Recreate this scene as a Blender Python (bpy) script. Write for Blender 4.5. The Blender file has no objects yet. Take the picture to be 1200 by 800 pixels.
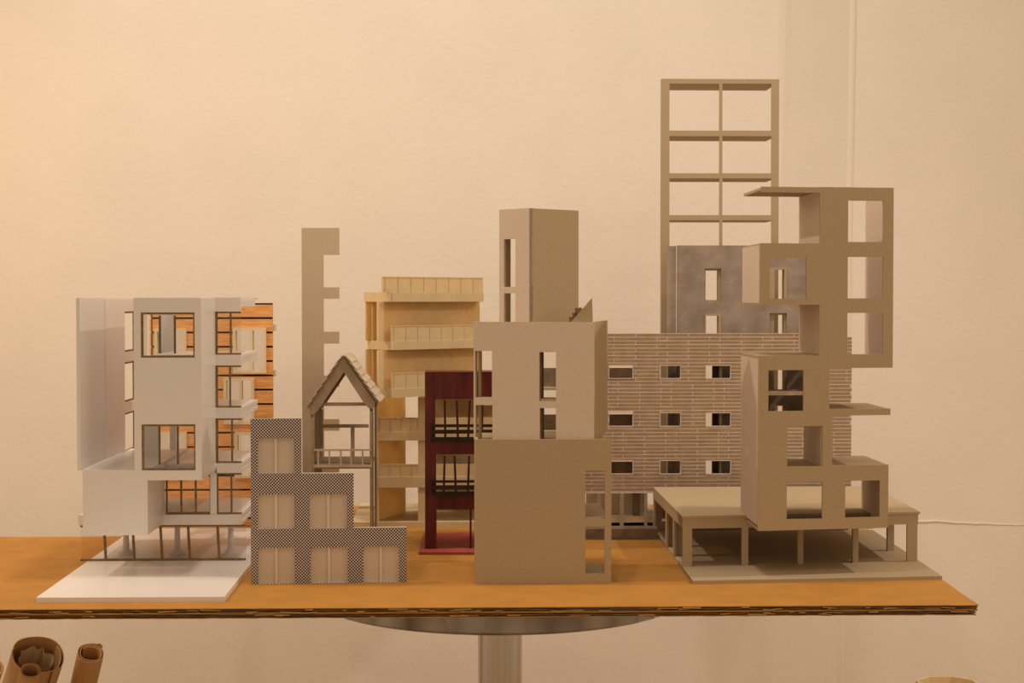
import bpy, bmesh, math, random
from mathutils import Vector, Matrix
random.seed(7)
sc = bpy.context.scene
COL = sc.collection
TABLE = 0.76                      # height of the cardboard's top face
CAM = Vector((0.0, 0.0, TABLE + 0.33))
F = 1900.0                        # focal length in pixels of a 1200 px wide frame
YAW, PITCH = math.atan(60 / F), math.atan(50 / F)

# ------------------------------------------------------------------ camera
cd = bpy.data.cameras.new('camera'); cam = bpy.data.objects.new('camera', cd); COL.objects.link(cam)
cam.location = CAM; cam.rotation_euler = (math.pi / 2 - PITCH, 0, -YAW)
cd.sensor_width = 36; cd.lens = F / 1200 * 36; cd.clip_start = 0.02
sc.camera = cam

# ------------------------------------------------------------------ world, lights, exposure
w = bpy.data.worlds.new('room_light'); sc.world = w; w.use_nodes = True
w.node_tree.nodes['Background'].inputs[0].default_value = (1.0, 0.745, 0.49, 1)
w.node_tree.nodes['Background'].inputs[1].default_value = 0.59
sc.view_settings.view_transform = 'Standard'; sc.view_settings.look = 'None'
sc.view_settings.exposure = 0.0; sc.view_settings.gamma = 1.0

def spot(name, loc, target, watts, col, size, angle, blend):
    ld = bpy.data.lights.new(name, 'SPOT'); ld.energy = watts; ld.color = col
    ld.shadow_soft_size = size; ld.spot_size = math.radians(angle); ld.spot_blend = blend
    o = bpy.data.objects.new(name, ld); COL.objects.link(o); o.location = loc
    o.rotation_euler = (Vector(target) - Vector(loc)).to_track_quat('-Z', 'Y').to_euler()
    return o
spot('ceiling_spot', (-0.06, 1.96, 2.62), (-0.06, 2.02, 0.7), 15, (1.0, 0.84, 0.68), 0.03, 120, 0.6)
spot('ceiling_spot', (1.62, 1.95, 2.35), (0.48, 1.98, 0.85), 44, (1.0, 0.83, 0.66), 0.03, 72, 0.8)
spot('wall_spot', (0.05, 1.75, 2.75), (0.08, 2.75, 1.5), 25, (1.0, 0.93, 0.90), 0.05, 110, 0.9)
spot('warm_spot', (-1.15, 1.98, 1.62), (-0.60, 2.70, 0.9), 10, (1.0, 0.68, 0.38), 0.05, 140, 1.0)
spot('left_spot', (-1.45, 1.96, 2.55), (0.1, 2.0, 0.95), 50, (1.0, 0.84, 0.68), 0.03, 80, 1.0)
spot('right_fill', (1.35, 0.8, 2.6), (0.3, 2.1, 1.05), 13, (1.0, 0.84, 0.62), 0.12, 70, 1.0)  # added fill that lifts front and right-hand faces, no visible lamp

# ------------------------------------------------------------------ materials
def mat(name, col, rough=0.8, var=0.06, scale=300, bump=0.0, bscale=400, spec=0.2, metal=0.0, stretch=None, c2=None):
    m = bpy.data.materials.new(name); m.use_nodes = True
    nt = m.node_tree; N = nt.nodes; L = nt.links; b = N['Principled BSDF']
    b.inputs['Roughness'].default_value = rough; b.inputs['Metallic'].default_value = metal
    b.inputs['Specular IOR Level'].default_value = spec
    tc = N.new('ShaderNodeTexCoord'); mp = N.new('ShaderNodeMapping'); L.new(tc.outputs['Object'], mp.inputs[0])
    if stretch: mp.inputs['Scale'].default_value = stretch
    nz = N.new('ShaderNodeTexNoise'); nz.inputs['Scale'].default_value = scale; nz.inputs['Detail'].default_value = 4
    L.new(mp.outputs[0], nz.inputs['Vector'])
    rp = N.new('ShaderNodeValToRGB')
    a = c2 if c2 else tuple(c * (1 - var) for c in col); d = col if c2 else tuple(min(1, c * (1 + var)) for c in col)
    rp.color_ramp.elements[0].position = 0.36; rp.color_ramp.elements[1].position = 0.64
    rp.color_ramp.elements[0].color = (*a, 1); rp.color_ramp.elements[1].color = (*d, 1)
    L.new(nz.outputs['Fac'], rp.inputs[0]); L.new(rp.outputs[0], b.inputs['Base Color'])
    if bump:
        n2 = N.new('ShaderNodeTexNoise'); n2.inputs['Scale'].default_value = bscale; n2.inputs['Detail'].default_value = 3
        L.new(tc.outputs['Object'], n2.inputs['Vector'])
        bp = N.new('ShaderNodeBump'); bp.inputs['Strength'].default_value = bump; bp.inputs['Distance'].default_value = 0.002
        L.new(n2.outputs['Fac'], bp.inputs['Height']); L.new(bp.outputs[0], b.inputs['Normal'])
    return m
M = {}
M['wall'] = mat('wall_paint', (0.87, 0.805, 0.725), 0.9, 0.015, 8, 0.30, 120, 0.1)
M['floor'] = mat('floor_boards', (0.56, 0.40, 0.24), 0.6, 0.1, 6)
M['board'] = mat('grey_board', (0.455, 0.355, 0.23), 0.9, 0.05, 500, 0.12, 900, 0.1)
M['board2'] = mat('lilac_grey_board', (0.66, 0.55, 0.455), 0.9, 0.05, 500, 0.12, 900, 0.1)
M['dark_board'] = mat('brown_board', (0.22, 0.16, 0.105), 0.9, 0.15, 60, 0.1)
M['white'] = mat('white_plastic', (0.80, 0.76, 0.74), 0.32, 0.01, 20, 0, 1, 0.45)
M['mdf'] = mat('brown_cut_edge', (0.23, 0.155, 0.08), 0.7, 0.2, 200)
M['cream'] = mat('cream_card', (0.86, 0.71, 0.44), 0.75, 0.03, 60, 0.05, 300, 0.2)
M['cream_wall'] = mat('ochre_card', (0.86, 0.68, 0.38), 0.75, 0.05, 30, 0.05, 300, 0.2)
M['creamf'] = mat('pale_cream_frame', (0.82, 0.70, 0.47), 0.7, 0.03, 60)
M['plank'] = mat('orange_pine', (0.92, 0.50, 0.19), 0.55, 0.1, 40, 0.05, 300, 0.3, 0, (1, 1, 9), (0.74, 0.34, 0.105))
M['black'] = mat('black_card', (0.02, 0.016, 0.014), 0.9)
M['red'] = mat('dark_red_stain', (0.155, 0.017, 0.013), 0.45, 0.3, 30, 0.1, 300, 0.35, 0, (2.5, 2.5, 0.6), (0.06, 0.007, 0.006))
M['redb'] = mat('red_stain', (0.35, 0.07, 0.052), 0.55, 0.15, 40)
M['blackw'] = mat('black_brown_stick', (0.035, 0.022, 0.013), 0.6, 0.2, 80)
M['stone'] = mat('grey_plaster', (0.40, 0.325, 0.27), 0.9, 0.1, 28, 0.5, 60, 0.1, 0, None, (0.29, 0.235, 0.19))
M['mortar'] = mat('pale_mortar', (0.70, 0.58, 0.50), 0.9, 0.06, 90, 0.1)
M['brick'] = mat('tan_brick', (0.385, 0.275, 0.18), 0.9, 0.1, 60, 0.1)
M['wood'] = mat('grey_brown_card', (0.38, 0.295, 0.20), 0.85, 0.1, 60)
M['board3'] = mat('warm_grey_board', (0.52, 0.425, 0.30), 0.9, 0.05, 400, 0.12, 900, 0.1)
M['woodl'] = mat('pale_shingle', (0.62, 0.52, 0.39), 0.85, 0.1, 60)
M['vellum'] = mat('tracing_paper', (0.64, 0.545, 0.46), 0.6, 0.02, 10, 0, 1, 0.3)
M['paper'] = mat('white_paper_strip', (0.74, 0.66, 0.60), 0.6, 0.02, 10)
M['kraft'] = mat('kraft_liner', (0.455, 0.215, 0.041), 0.75, 0.06, 25, 0.08, 700, 0.25)
M['flute'] = mat('torn_flute', (0.21, 0.14, 0.075), 0.95, 0.3, 90, 0.3, 300, 0.1, 0, (0.4, 1, 4))
M['roll'] = mat('kraft_paper', (0.55, 0.34, 0.16), 0.7, 0.06, 20, 0.06, 80, 0.25)
M['rollp'] = mat('pale_kraft_paper', (0.62, 0.47, 0.31), 0.75, 0.06, 20, 0.06, 80, 0.25)
M['steel'] = mat('brushed_steel', (0.55, 0.50, 0.44), 0.28, 0.06, 3, 0, 1, 0.5, 1.0, (60, 60, 1))
M['rod'] = mat('grey_column', (0.25, 0.20, 0.16), 0.8)
M['drum'] = mat('pale_drum_card', (0.74, 0.64, 0.50), 0.85, 0.03, 60)

def let_light_through(m, k):      # thin card glows a little when lit from behind
    nt = m.node_tree; N = nt.nodes; L = nt.links; b = N['Principled BSDF']; out = N['Material Output']
    tr = N.new('ShaderNodeBsdfTranslucent'); mx = N.new('ShaderNodeMixShader'); mx.inputs[0].default_value = k
    L.new(b.inputs['Base Color'].links[0].from_socket, tr.inputs[0])
    L.new(b.outputs[0], mx.inputs[1]); L.new(tr.outputs[0], mx.inputs[2]); L.new(mx.outputs[0], out.inputs[0])
let_light_through(M['cream'], 0.28); let_light_through(M['cream_wall'], 0.5)
def swirl_mat():
    m = bpy.data.materials.new('swirled_metal'); m.use_nodes = True
    nt = m.node_tree; N = nt.nodes; L = nt.links; b = N['Principled BSDF']
    tc = N.new('ShaderNodeTexCoord'); mp = N.new('ShaderNodeMapping'); mp.inputs['Scale'].default_value = (1, 1, 0.35)
    L.new(tc.outputs['Object'], mp.inputs[0])
    v = N.new('ShaderNodeTexVoronoi'); v.inputs['Scale'].default_value = 26; L.new(mp.outputs[0], v.inputs['Vector'])
    rp = N.new('ShaderNodeValToRGB'); L.new(v.outputs['Distance'], rp.inputs[0])
    rp.color_ramp.elements[0].color = (0.46, 0.41, 0.35, 1); rp.color_ramp.elements[1].color = (0.13, 0.11, 0.095, 1)
    L.new(rp.outputs[0], b.inputs['Base Color']); b.inputs['Metallic'].default_value = 0.85
    sep = N.new('ShaderNodeSeparateColor'); L.new(v.outputs['Color'], sep.inputs[0])
    mr = N.new('ShaderNodeMapRange'); mr.inputs[3].default_value = 0.28; mr.inputs[4].default_value = 0.55
    L.new(sep.outputs[0], mr.inputs[0]); L.new(mr.outputs[0], b.inputs['Roughness'])
    return m
M['swirl'] = swirl_mat()

def glass_mat():
    m = bpy.data.materials.new('clear_acrylic'); m.use_nodes = True
    nt = m.node_tree; N = nt.nodes; L = nt.links; N.clear()
    out = N.new('ShaderNodeOutputMaterial'); mx = N.new('ShaderNodeMixShader'); t = N.new('ShaderNodeBsdfTransparent')
    g = N.new('ShaderNodeBsdfGlossy'); g.inputs['Roughness'].default_value = 0.03
    t.inputs[0].default_value = (0.95, 0.94, 0.93, 1)
    fr = N.new('ShaderNodeFresnel'); fr.inputs[0].default_value = 1.45
    L.new(fr.outputs[0], mx.inputs[0]); L.new(t.outputs[0], mx.inputs[1]); L.new(g.outputs[0], mx.inputs[2]); L.new(mx.outputs[0], out.inputs[0])
    return m
M['glass'] = glass_mat()

def print_mat():                  # staggered dots printed on card
    m = bpy.data.materials.new('dotted_print'); m.use_nodes = True
    nt = m.node_tree; N = nt.nodes; L = nt.links; b = N['Principled BSDF']; b.inputs['Roughness'].default_value = 0.75
    tc = N.new('ShaderNodeTexCoord'); sp = N.new('ShaderNodeSeparateXYZ'); L.new(tc.outputs['Object'], sp.inputs[0])
    def wave(axis, period):
        k = N.new('ShaderNodeMath'); k.operation = 'MULTIPLY'; k.inputs[1].default_value = 2 * math.pi / period
        L.new(sp.outputs[axis], k.inputs[0])
        c = N.new('ShaderNodeMath'); c.operation = 'COSINE'; L.new(k.outputs[0], c.inputs[0]); return c
    a = wave('X', 0.00356); z = wave('Z', 0.00356)
    p = N.new('ShaderNodeMath'); p.operation = 'MULTIPLY_ADD'; p.inputs[2].default_value = 0.5
    h = N.new('ShaderNodeMath'); h.operation = 'MULTIPLY'; h.inputs[1].default_value = 0.5; L.new(z.outputs[0], h.inputs[0])
    L.new(a.outputs[0], p.inputs[0]); L.new(h.outputs[0], p.inputs[1])
    rp = N.new('ShaderNodeValToRGB'); L.new(p.outputs[0], rp.inputs[0])
    e = rp.color_ramp.elements; e[0].position = 0.36; e[0].color = (0.80, 0.72, 0.66, 1); e[1].position = 0.48; e[1].color = (0.035, 0.02, 0.03, 1)
    L.new(rp.outputs[0], b.inputs['Base Color']); return m
M['print'] = print_mat()

# ------------------------------------------------------------------ geometry helpers
cy, sy, cp, sp_ = math.cos(YAW), math.sin(YAW), math.cos(PITCH), math.sin(PITCH)
RIGHT = Vector((cy, -sy, 0)); FWD = Vector((sy * cp, cy * cp, -sp_)); UP = Vector((sy * sp_, cy * sp_, cp))
def ray(px, py): return FWD + RIGHT * ((px - 600) / F) + UP * ((400 - py) / F)
def at(px, py, Y):                # the point seen at a picture position, at depth Y
    d = ray(px, py); return CAM + d * (Y / d.y)
def hit(px, py, z=TABLE):         # the same on a horizontal plane
    d = ray(px, py); return CAM + d * ((z - CAM.z) / d.z)

class Fr:
    """local frame of a model: u along its front, d backwards, z up from the table"""
    def __init__(s, origin, ang=0.0, side=None):
        s.o = Vector(origin); s.a = math.radians(ang)
        s.ax = Vector((math.cos(s.a), math.sin(s.a), 0)); s.n = Vector((-math.sin(s.a), math.cos(s.a), 0))
        b = math.radians(ang if side is None else side); s.ay = Vector((-math.sin(b), math.cos(b), 0))
    def w(s, u, d, z): return s.o + s.ax * u + s.ay * d + Vector((0, 0, z))
    def uz(s, px, py, d=0.0):
        r = ray(px, py); o = s.o + s.ay * d
        p = CAM + r * ((o - CAM).dot(s.n) / r.dot(s.n)) - o
        return p.dot(s.ax), p.z
    def rect(s, r, d=0.0):
        x0, y0, x1, y1 = r; xm, ym = (x0 + x1) / 2, (y0 + y1) / 2
        return (s.uz(x0, ym, d)[0], s.uz(xm, y1, d)[1], s.uz(x1, ym, d)[0], s.uz(xm, y0, d)[1])
def frame(px, py, ang=0.0, side=None, z=TABLE):
    p = hit(px, py, z); return Fr((p.x, p.y, TABLE), ang, side)

class B:
    def __init__(s): s.v = []; s.f = []
    def add(s, vs, fs):
        n = len(s.v); s.v += [Vector(v) for v in vs]; s.f += [[n + i for i in f] for f in fs]; return s
    def box(s, fr, u0, u1, d0, d1, z0, z1):
        return s.add([fr.w(u, d, z) for z in (z0, z1) for d in (d0, d1) for u in (u0, u1)],
                     [(0, 2, 3, 1), (4, 5, 7, 6), (0, 1, 5, 4), (2, 6, 7, 3), (0, 4, 6, 2), (1, 3, 7, 5)])
    def px(s, fr, r, d0, d1, dm=None):          # a box whose front face shows as picture rectangle r
        u0, z0, u1, z1 = fr.rect(r, d0 if dm is None else dm); return s.box(fr, u0, u1, d0, d1, z0, z1)
    def grid(s, fr, solids, holes, d0, d1):     # a flat board with openings, (u0,z0,u1,z1) rectangles
        us = sorted({round(x, 5) for r in solids + holes for x in (r[0], r[2])})
        zs = sorted({round(x, 5) for r in solids + holes for x in (r[1], r[3])})
        def inn(r, u, z): return r[0] < u < r[2] and r[1] < z < r[3]
        def fill(i, j):
            if i < 0 or j < 0 or i >= len(us) - 1 or j >= len(zs) - 1: return False
            u, z = (us[i] + us[i + 1]) / 2, (zs[j] + zs[j + 1]) / 2
            return any(inn(r, u, z) for r in solids) and not any(inn(r, u, z) for r in holes)
        idx = {}
        def V(i, j, k):
            if (i, j, k) not in idx: idx[i, j, k] = len(s.v); s.v.append(fr.w(us[i], d1 if k else d0, zs[j]))
            return idx[i, j, k]
        for i in range(len(us) - 1):
            for j in range(len(zs) - 1):
                if not fill(i, j): continue
                s.f.append([V(i, j, 0), V(i + 1, j, 0), V(i + 1, j + 1, 0), V(i, j + 1, 0)])
                s.f.append([V(i, j, 1), V(i, j + 1, 1), V(i + 1, j + 1, 1), V(i + 1, j, 1)])
                for di, dj, a, b in ((-1, 0, (i, j), (i, j + 1)), (1, 0, (i + 1, j), (i + 1, j + 1)), (0, -1, (i, j), (i + 1, j)), (0, 1, (i, j + 1), (i + 1, j + 1))):
                    if not fill(i + di, j + dj): s.f.append([V(*a, 0), V(*b, 0), V(*b, 1), V(*a, 1)])
        return s
    def gpx(s, fr, solids, holes, d0, d1):      # the same with picture rectangles
        return s.grid(fr, [fr.rect(r, d0) for r in solids], [fr.rect(r, d0) for r in holes], d0, d1)
    def poly(s, fr, pts, d0, d1, px=False):     # an extruded outline
        if px: pts = [fr.uz(x, y, d0) for x, y in pts]
        n = len(pts)
        return s.add([fr.w(u, d, z) for d in (d0, d1) for u, z in pts],
                     [tuple(range(n)), tuple(range(2 * n - 1, n - 1, -1))] + [(i, (i + 1) % n, n + (i + 1) % n, n + i) for i in range(n)])
    def plan(s, pts, z0, z1):                   # an outline on the floor plan, world x y
        n = len(pts)
        return s.add([(x, y, z) for z in (z0, z1) for x, y in pts],
                     [tuple(range(n - 1, -1, -1)), tuple(range(n, 2 * n))] + [(i, (i + 1) % n, n + (i + 1) % n, n + i) for i in range(n)])
    def lathe(s, c, prof, seg=48):              # (r, z) profile round a vertical axis
        vs = [(c[0] + r * math.cos(2 * math.pi * k / seg), c[1] + r * math.sin(2 * math.pi * k / seg), z) for r, z in prof for k in range(seg)]
        fs = [(i * seg + k, i * seg + (k + 1) % seg, (i + 1) * seg + (k + 1) % seg, (i + 1) * seg + k) for i in range(len(prof) - 1) for k in range(seg)]
        fs += [tuple(range(seg - 1, -1, -1)), tuple(range((len(prof) - 1) * seg, len(prof) * seg))]
        return s.add(vs, fs)
    def bar(s, p, q, w, dvec=Vector((0, 1, 0)), depth=None):   # a square stick from p to q
        p, q = Vector(p), Vector(q); t = (q - p).normalized(); dv = (dvec - t * dvec.dot(t)).normalized(); sd = t.cross(dv)
        h = w / 2; k = (depth or w) / 2
        c = [sd * a * h + dv * b * k for a, b in ((-1, -1), (1, -1), (1, 1), (-1, 1))]
        return s.add([p + x for x in c] + [q + x for x in c], [(3, 2, 1, 0), (4, 5, 6, 7)] + [(i, (i + 1) % 4, 4 + (i + 1) % 4, 4 + i) for i in range(4)])
    def out(s, name, m, parent=None, label=None, smooth=False):
        me = bpy.data.meshes.new(name); inv = Matrix.Identity(4)
        if parent is not None: inv = WM[parent.name].inverted()
        me.from_pydata([inv @ v for v in s.v], [], s.f)
        bm = bmesh.new(); bm.from_mesh(me); bmesh.ops.recalc_face_normals(bm, faces=bm.faces); bm.to_mesh(me); bm.free()
        if smooth:
            for p in me.polygons: p.use_smooth = True
            me.set_sharp_from_angle(angle=math.radians(40))
        me.materials.append(M[m])
        o = bpy.data.objects.new(name, me); COL.objects.link(o)
        if parent is not None: o.parent = parent
        WM[o.name] = WM[parent.name] if parent is not None else Matrix.Identity(4)
        if label: o['label'] = label
        return o
WM = {}
def thing(name, label, cat, fr_or_loc, group=None):
    o = bpy.data.objects.new(name, None); COL.objects.link(o); o.empty_display_size = 0.03
    if isinstance(fr_or_loc, Fr): o.location = fr_or_loc.o; o.rotation_euler = (0, 0, fr_or_loc.a)
    else: o.location = fr_or_loc
    WM[o.name] = Matrix.Translation(o.location) @ o.rotation_euler.to_matrix().to_4x4()
    o['label'] = label; o['category'] = cat
    if group: o['group'] = group
    return o
def struct(o): o['kind'] = 'structure'; return o
def copy_part(src, parent, loc=(0, 0, 0), rot=(0, 0, 0)):
    c = src.copy(); COL.objects.link(c); c.parent = parent; c.location = loc; c.rotation_euler = rot
    WM[c.name] = WM[parent.name]; return c

# ------------------------------------------------------------------ the room
WY = 2.78
x_a = at(921, 0, WY); x_a2 = at(905, 790, WY); x_b = at(1001, 0, WY + 0.03); x_b2 = at(986, 790, WY + 0.03)
def lean(pt, pb, z):                            # the corner lines lean a little
    t = (z - pb.z) / (pt.z - pb.z); return pb.x + (pt.x - pb.x) * t
def wall_prism(name, outline):                  # outline(z) -> plan points; top and bottom rows joined
    lo, hi = outline(0.0), outline(3.0); n = len(lo); b = B()
    b.add([(x, y, 0) for x, y in lo] + [(x, y, 3) for x, y in hi], [tuple(range(n - 1, -1, -1)), tuple(range(n, 2 * n))] + [(i, (i + 1) % n, n + (i + 1) % n, n + i) for i in range(n)])
    return struct(b.out(name, 'wall', None, smooth=False))
wall_prism('wall_back', lambda z: [(-2.6, WY), (lean(x_a, x_a2, z) - 0.012, WY), (lean(x_a, x_a2, z), WY + 0.0015), (lean(x_a, x_a2, z) + 0.012, WY + 0.005), (lean(x_b, x_b2, z), WY + 0.03), (lean(x_b, x_b2, z), WY + 0.2), (-2.6, WY + 0.2)])
wall_prism('wall_right', lambda z: [(lean(x_b, x_b2, z), WY + 0.03), (2.6, WY + 0.02), (2.6, WY + 0.2), (lean(x_b, x_b2, z), WY + 0.2)])
b = B()                                          # the plaster bead in the corner
ring = [(math.cos(a) * 0.008, math.sin(a) * 0.0022) for a in [math.pi + k * math.pi / 6 for k in range(7)]]
lo = [(lean(x_b, x_b2, 0) - 0.003 + x, WY + 0.0302 + y) for x, y in ring]; hi = [(lean(x_b, x_b2, 3) - 0.003 + x, WY + 0.0302 + y) for x, y in ring]
b.add([(x, y, 0) for x, y in lo] + [(x, y, 3) for x, y in hi], [(i, i + 1, 8 + i, 7 + i) for i in range(6)] + [(6, 0, 7, 13)])
struct(b.out('trim_1', 'wall', None, smooth=True))
b = B(); pts = []                                # a wavering seam in the plaster
for k in range(24):
    t = k / 23; p = at(1060 + 150 * t, 611 + 4 * t - 1.5 * math.exp(-((t - .25) / .1) ** 2) + random.uniform(-.4, .4), WY + 0.0285); pts.append(p)
for p, q in zip(pts, pts[1:]): b.bar(p, q, 0.0016, depth=0.0022)
struct(b.out('trim_2', 'wall'))
struct(B().plan([(-2.6, -1.5), (2.6, -1.5), (2.6, WY + 0.2), (-2.6, WY + 0.2)], -0.05, 0.0).out('floor', 'floor'))

# ------------------------------------------------------------------ cafe table under the cardboard
tc_ = at(586, 760, 2.02); TC = (tc_.x, 2.02)
t = thing('cafe_table', 'round metal cafe table with swirled top carrying the cardboard sheets', 'table', (TC[0], TC[1], 0))
zb = TABLE - 0.0115
B().lathe(TC, [(0.215, zb), (0.225, zb - 0.002), (0.226, zb - 0.030), (0.220, zb - 0.034)][::-1], 96).out('table_top', 'swirl', t, 'swirled grey metal table top', True)
B().lathe(TC, [(0.0275, 0.02), (0.0275, zb - 0.034)], 48).out('pole', 'steel', t, 'polished steel pole', True)
B().lathe(TC, [(0.21, 0.0), (0.21, 0.012), (0.05, 0.028), (0.03, 0.03)], 64).out('base', 'steel', t, None, True)

# ------------------------------------------------------------------ two cardboard sheets
fl = hit(0, 713.5); frr = hit(1147, 708.5); rr = hit(1024, 624); 
slope = (rr.x - frr.x) / (rr.y - frr.y)
REAR = 2.585
def outline(off, jag):
    p = [(-0.80, fl.y + 0.0), (frr.x, frr.y), (frr.x + slope * (REAR - frr.y), REAR), (-0.425, REAR), (-0.445, 2.262), (-0.80, 2.262)]
    out = []
    for i, a in enumerate(p):
        q = p[(i + 1) % len(p)]; L = math.hypot(q[0] - a[0], q[1] - a[1]); n = max(1, int(L / 0.009)) if i in (0, 1) else max(1, int(L / 0.05))
        nx, ny = (q[1] - a[1]) / L, -(q[0] - a[0]) / L
        for k in range(n):
            s_ = k / n; e = off + (random.uniform(-jag, jag) if k else 0)
            out.append((a[0] + (q[0] - a[0]) * s_ + nx * e, a[1] + (q[1] - a[1]) * s_ + ny * e))
    return out
def sheet(z1, label, off):
    t = thing('cardboard_sheet', label, 'cardboard', (0.0, 2.0, z1 - 0.0056), 'cardboard sheets on the table')
    B().plan(outline(off, 0.0006), z1 - 0.0009, z1).out('top_liner', 'kraft', t)
    B().plan(outline(off - 0.004, 0.0022), z1 - 0.0023, z1 - 0.0009).out('upper_flute', 'flute', t, 'torn brown corrugated layer')
    B().plan(outline(off - 0.001, 0.0018), z1 - 0.0030, z1 - 0.0023).out('middle_liner', 'flute', t)
    B().plan(outline(off - 0.005, 0.0022), z1 - 0.0048, z1 - 0.0030).out('lower_flute', 'flute', t, 'torn brown corrugated layer')
    B().plan(outline(off - 0.001, 0.0014), z1 - 0.0056, z1 - 0.0048).out('bottom_liner', 'kraft', t)
    return t
def slivers(t, zlo, zhi, n):
    b = B()
    for k in range(n):
        x = random.uniform(-.5, .53); y = fl.y + (frr.y - fl.y) * (x + .8) / (frr.x + .8); L = random.uniform(.004, .022); z = random.uniform(zlo, zhi)
        b.bar((x, y - .0004, z), (x + L, y - .0002 + random.uniform(-.0006, .0004), z + random.uniform(-.0008, .0008)), random.uniform(.0003, .0008), depth=.0014)
    o = b.out('torn_fibre', 'roll', t, 'pale torn paper fibres'); o['kind'] = 'stuff'
t1 = sheet(TABLE, 'upper brown cardboard sheet that all the models stand on', 0.0)
t2 = sheet(TABLE - 0.0058, 'lower brown cardboard sheet between the upper sheet and the metal table', -0.0015)
slivers(t1, TABLE - .0052, TABLE - .0014, 46); slivers(t2, TABLE - .0108, TABLE - .0066, 30)

# ------------------------------------------------------------------ 1. white apartment model
fr = frame(190, 662)                                       # d = 0 at the glass front
R_ = thing('apartment_model', 'glossy white plastic apartment model with cantilevered boxes on a white base plate', 'model', fr)
dF = 1.905 - fr.o.y; dB = 0.19
pf = frame(42, 706)
W = lambda: B()
pl0 = hit(42, 706); pl1 = hit(263, 705)
B().plan([(pl0.x, pl0.y), (pl1.x, pl1.y), (pl1.x, 2.30), (pl0.x, 2.30)], TABLE, TABLE + 0.0055).out('base_plate', 'white', R_)
# lower left box
u0, z0, u1, z1 = fr.rect((97, 551, 173, 627), dF); zbox = z1
bx = B(); th = 0.003
B().box(fr, u0, u1, dF - .0004, dF + th, z0, z1).out('box_front', 'white', R_)
B().box(fr, u1 - th, u1, dF + th, 0.0, z0, z1 - th).out('box_side', 'white', R_)
B().box(fr, u0, u0 + th, dF + th, 0.155, z0, z1 - th).out('box_side', 'white', R_)
B().box(fr, u0, u1, dF + th, 0.17, z1 - th, z1).out('box_lid', 'white', R_)
B().box(fr, u0 + th, u1 - th, dF + th, 0.155, z0, z0 + th).out('box_floor', 'white', R_)
# front volume with two windows
fw = [(165, 366, 228, 419), (166, 497, 229, 551)]
fv = fr.rect((157, 349, 236, 562.5), dF)
B().grid(fr, [fv], [fr.rect(r, dF) for r in fw], dF, dF + th).out('front_panel', 'white', R_)
def mid_u(px, d): return fr.uz(px, 450, d)[0]
def zz(py, d=0.0): return fr.uz(250, py, d)[1]
cz0, cz1 = fv[1], fv[3]
B().box(fr, fv[2] - th, fv[2], dF + th, 0.004, cz0, cz1).out('side_panel', 'white', R_)
B().box(fr, fv[0] + 0.0, fv[2] - th, dF + th, 0.004, cz0, cz0 + th).out('soffit', 'white', R_)
for r in fw:
    x0, y0, x1, y1 = fr.rect(r, dF); e = 0.0024
    b = B(); b.grid(fr, [(x0, y0, x1, y1)], [(x0 + e, y0 + e, x1 - e * .7, y1 - e)], dF + 0.0005, dF + 0.004)
    wf = b.out('window_frame', 'mdf', R_, 'brown cut window frame')
    m_ = [187.5, 205] if r[1] < 400 else [187, 208.5]
    for x in m_:
        ux = fr.uz(x, (r[1] + r[3]) / 2, dF + .03)[0]
        B().box(fr, ux - 0.0011, ux + 0.0011, dF + .028, dF + .031, y0 + .004, y1 - .004).out('mullion', 'mdf', wf)
    B().box(fr, x0 + e, x1 - e * .7, dF + .0015, dF + .0025, y0 + e, y1 - e).out('pane', 'glass', wf)
# left side wall running back, three windows
sx = (fr.uz(93, 450, dF)[0] + fr.uz(160, 450, 0.215)[0]) / 2
fs = Fr(fr.w(sx, 0, 0), 90)
sw = [(145.5, 365, 163, 412), (145.5, 424, 163, 470.5), (146, 483, 163.5, 529)]
su0, su1 = dF, 0.295
sz0 = zbox; sz1 = fv[3]
hs = []
for r in sw:
    q = fs.rect((r[0], r[1], r[0] + 8, r[3])); hs.append((q[0], q[1], q[0] + 0.075, q[3]))
B().grid(fs, [(su0, sz0, su1, sz1)], hs, 0, 0.004).out('side_wall', 'white', R_)
for h in hs:
    e = 0.0022
    B().grid(fs, [h], [(h[0] + e, h[1] + e, h[2] - e, h[3] - e)], 0.0005, 0.0036).out('window_frame', 'mdf', R_, 'brown cut window frame')
B().grid(fs, [(fs.uz(123, 450)[0], sz0, 0.29, sz1 - .001)], [(h[0] - .0004, h[1] - .0004, h[2] + .0004, h[3] + .0004) for h in hs], -0.001, 0).out('lining_panel', 'white', R_)
# slabs on the right, with roof
uR = mid_u(282.5, 0); uL = mid_u(252, 0)
slabs = [(348.5, 365), (415.5, 428), (477.5, 490), (542.5, 554), (602.5, 614.5)]
for i, (a, c) in enumerate(slabs):
    left = fv[0] if i < 4 else mid_u(91, 0)
    zt, zc = zz(a), zz(c)
    if i == 0: B().box(fr, fv[0], fv[2] - th, dF + th, dB, zt - 0.003, zt).box(fr, fv[2] - th, uR - .002, .0045, dB, zt - 0.003, zt).out('roof', 'white', R_)
    lef = uL if i in (0, 1, 2, 3) else left
    B().box(fr, lef, uR, -0.002, 0.003, zc, zt).out('fascia', 'white', R_)
    if i:
        for k in range(3):
            q0, q1 = zc + (zt - zc) * k / 3, zc + (zt - zc) * (k + 1) / 3
            B().box(fr, fv[0] if i < 4 else left, uR - (0, .0012, .0004)[k], 0.003, dB - 0.02 - (.003, 0, .001)[k], q0 + .0001, q1 - .0003).out('floor_layer', 'white', R_)
    else:
        B().box(fr, uR - .012, uR, .003, dB - .05, zc + .006, zt - .003).out('roof_edge', 'white', R_)
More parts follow.
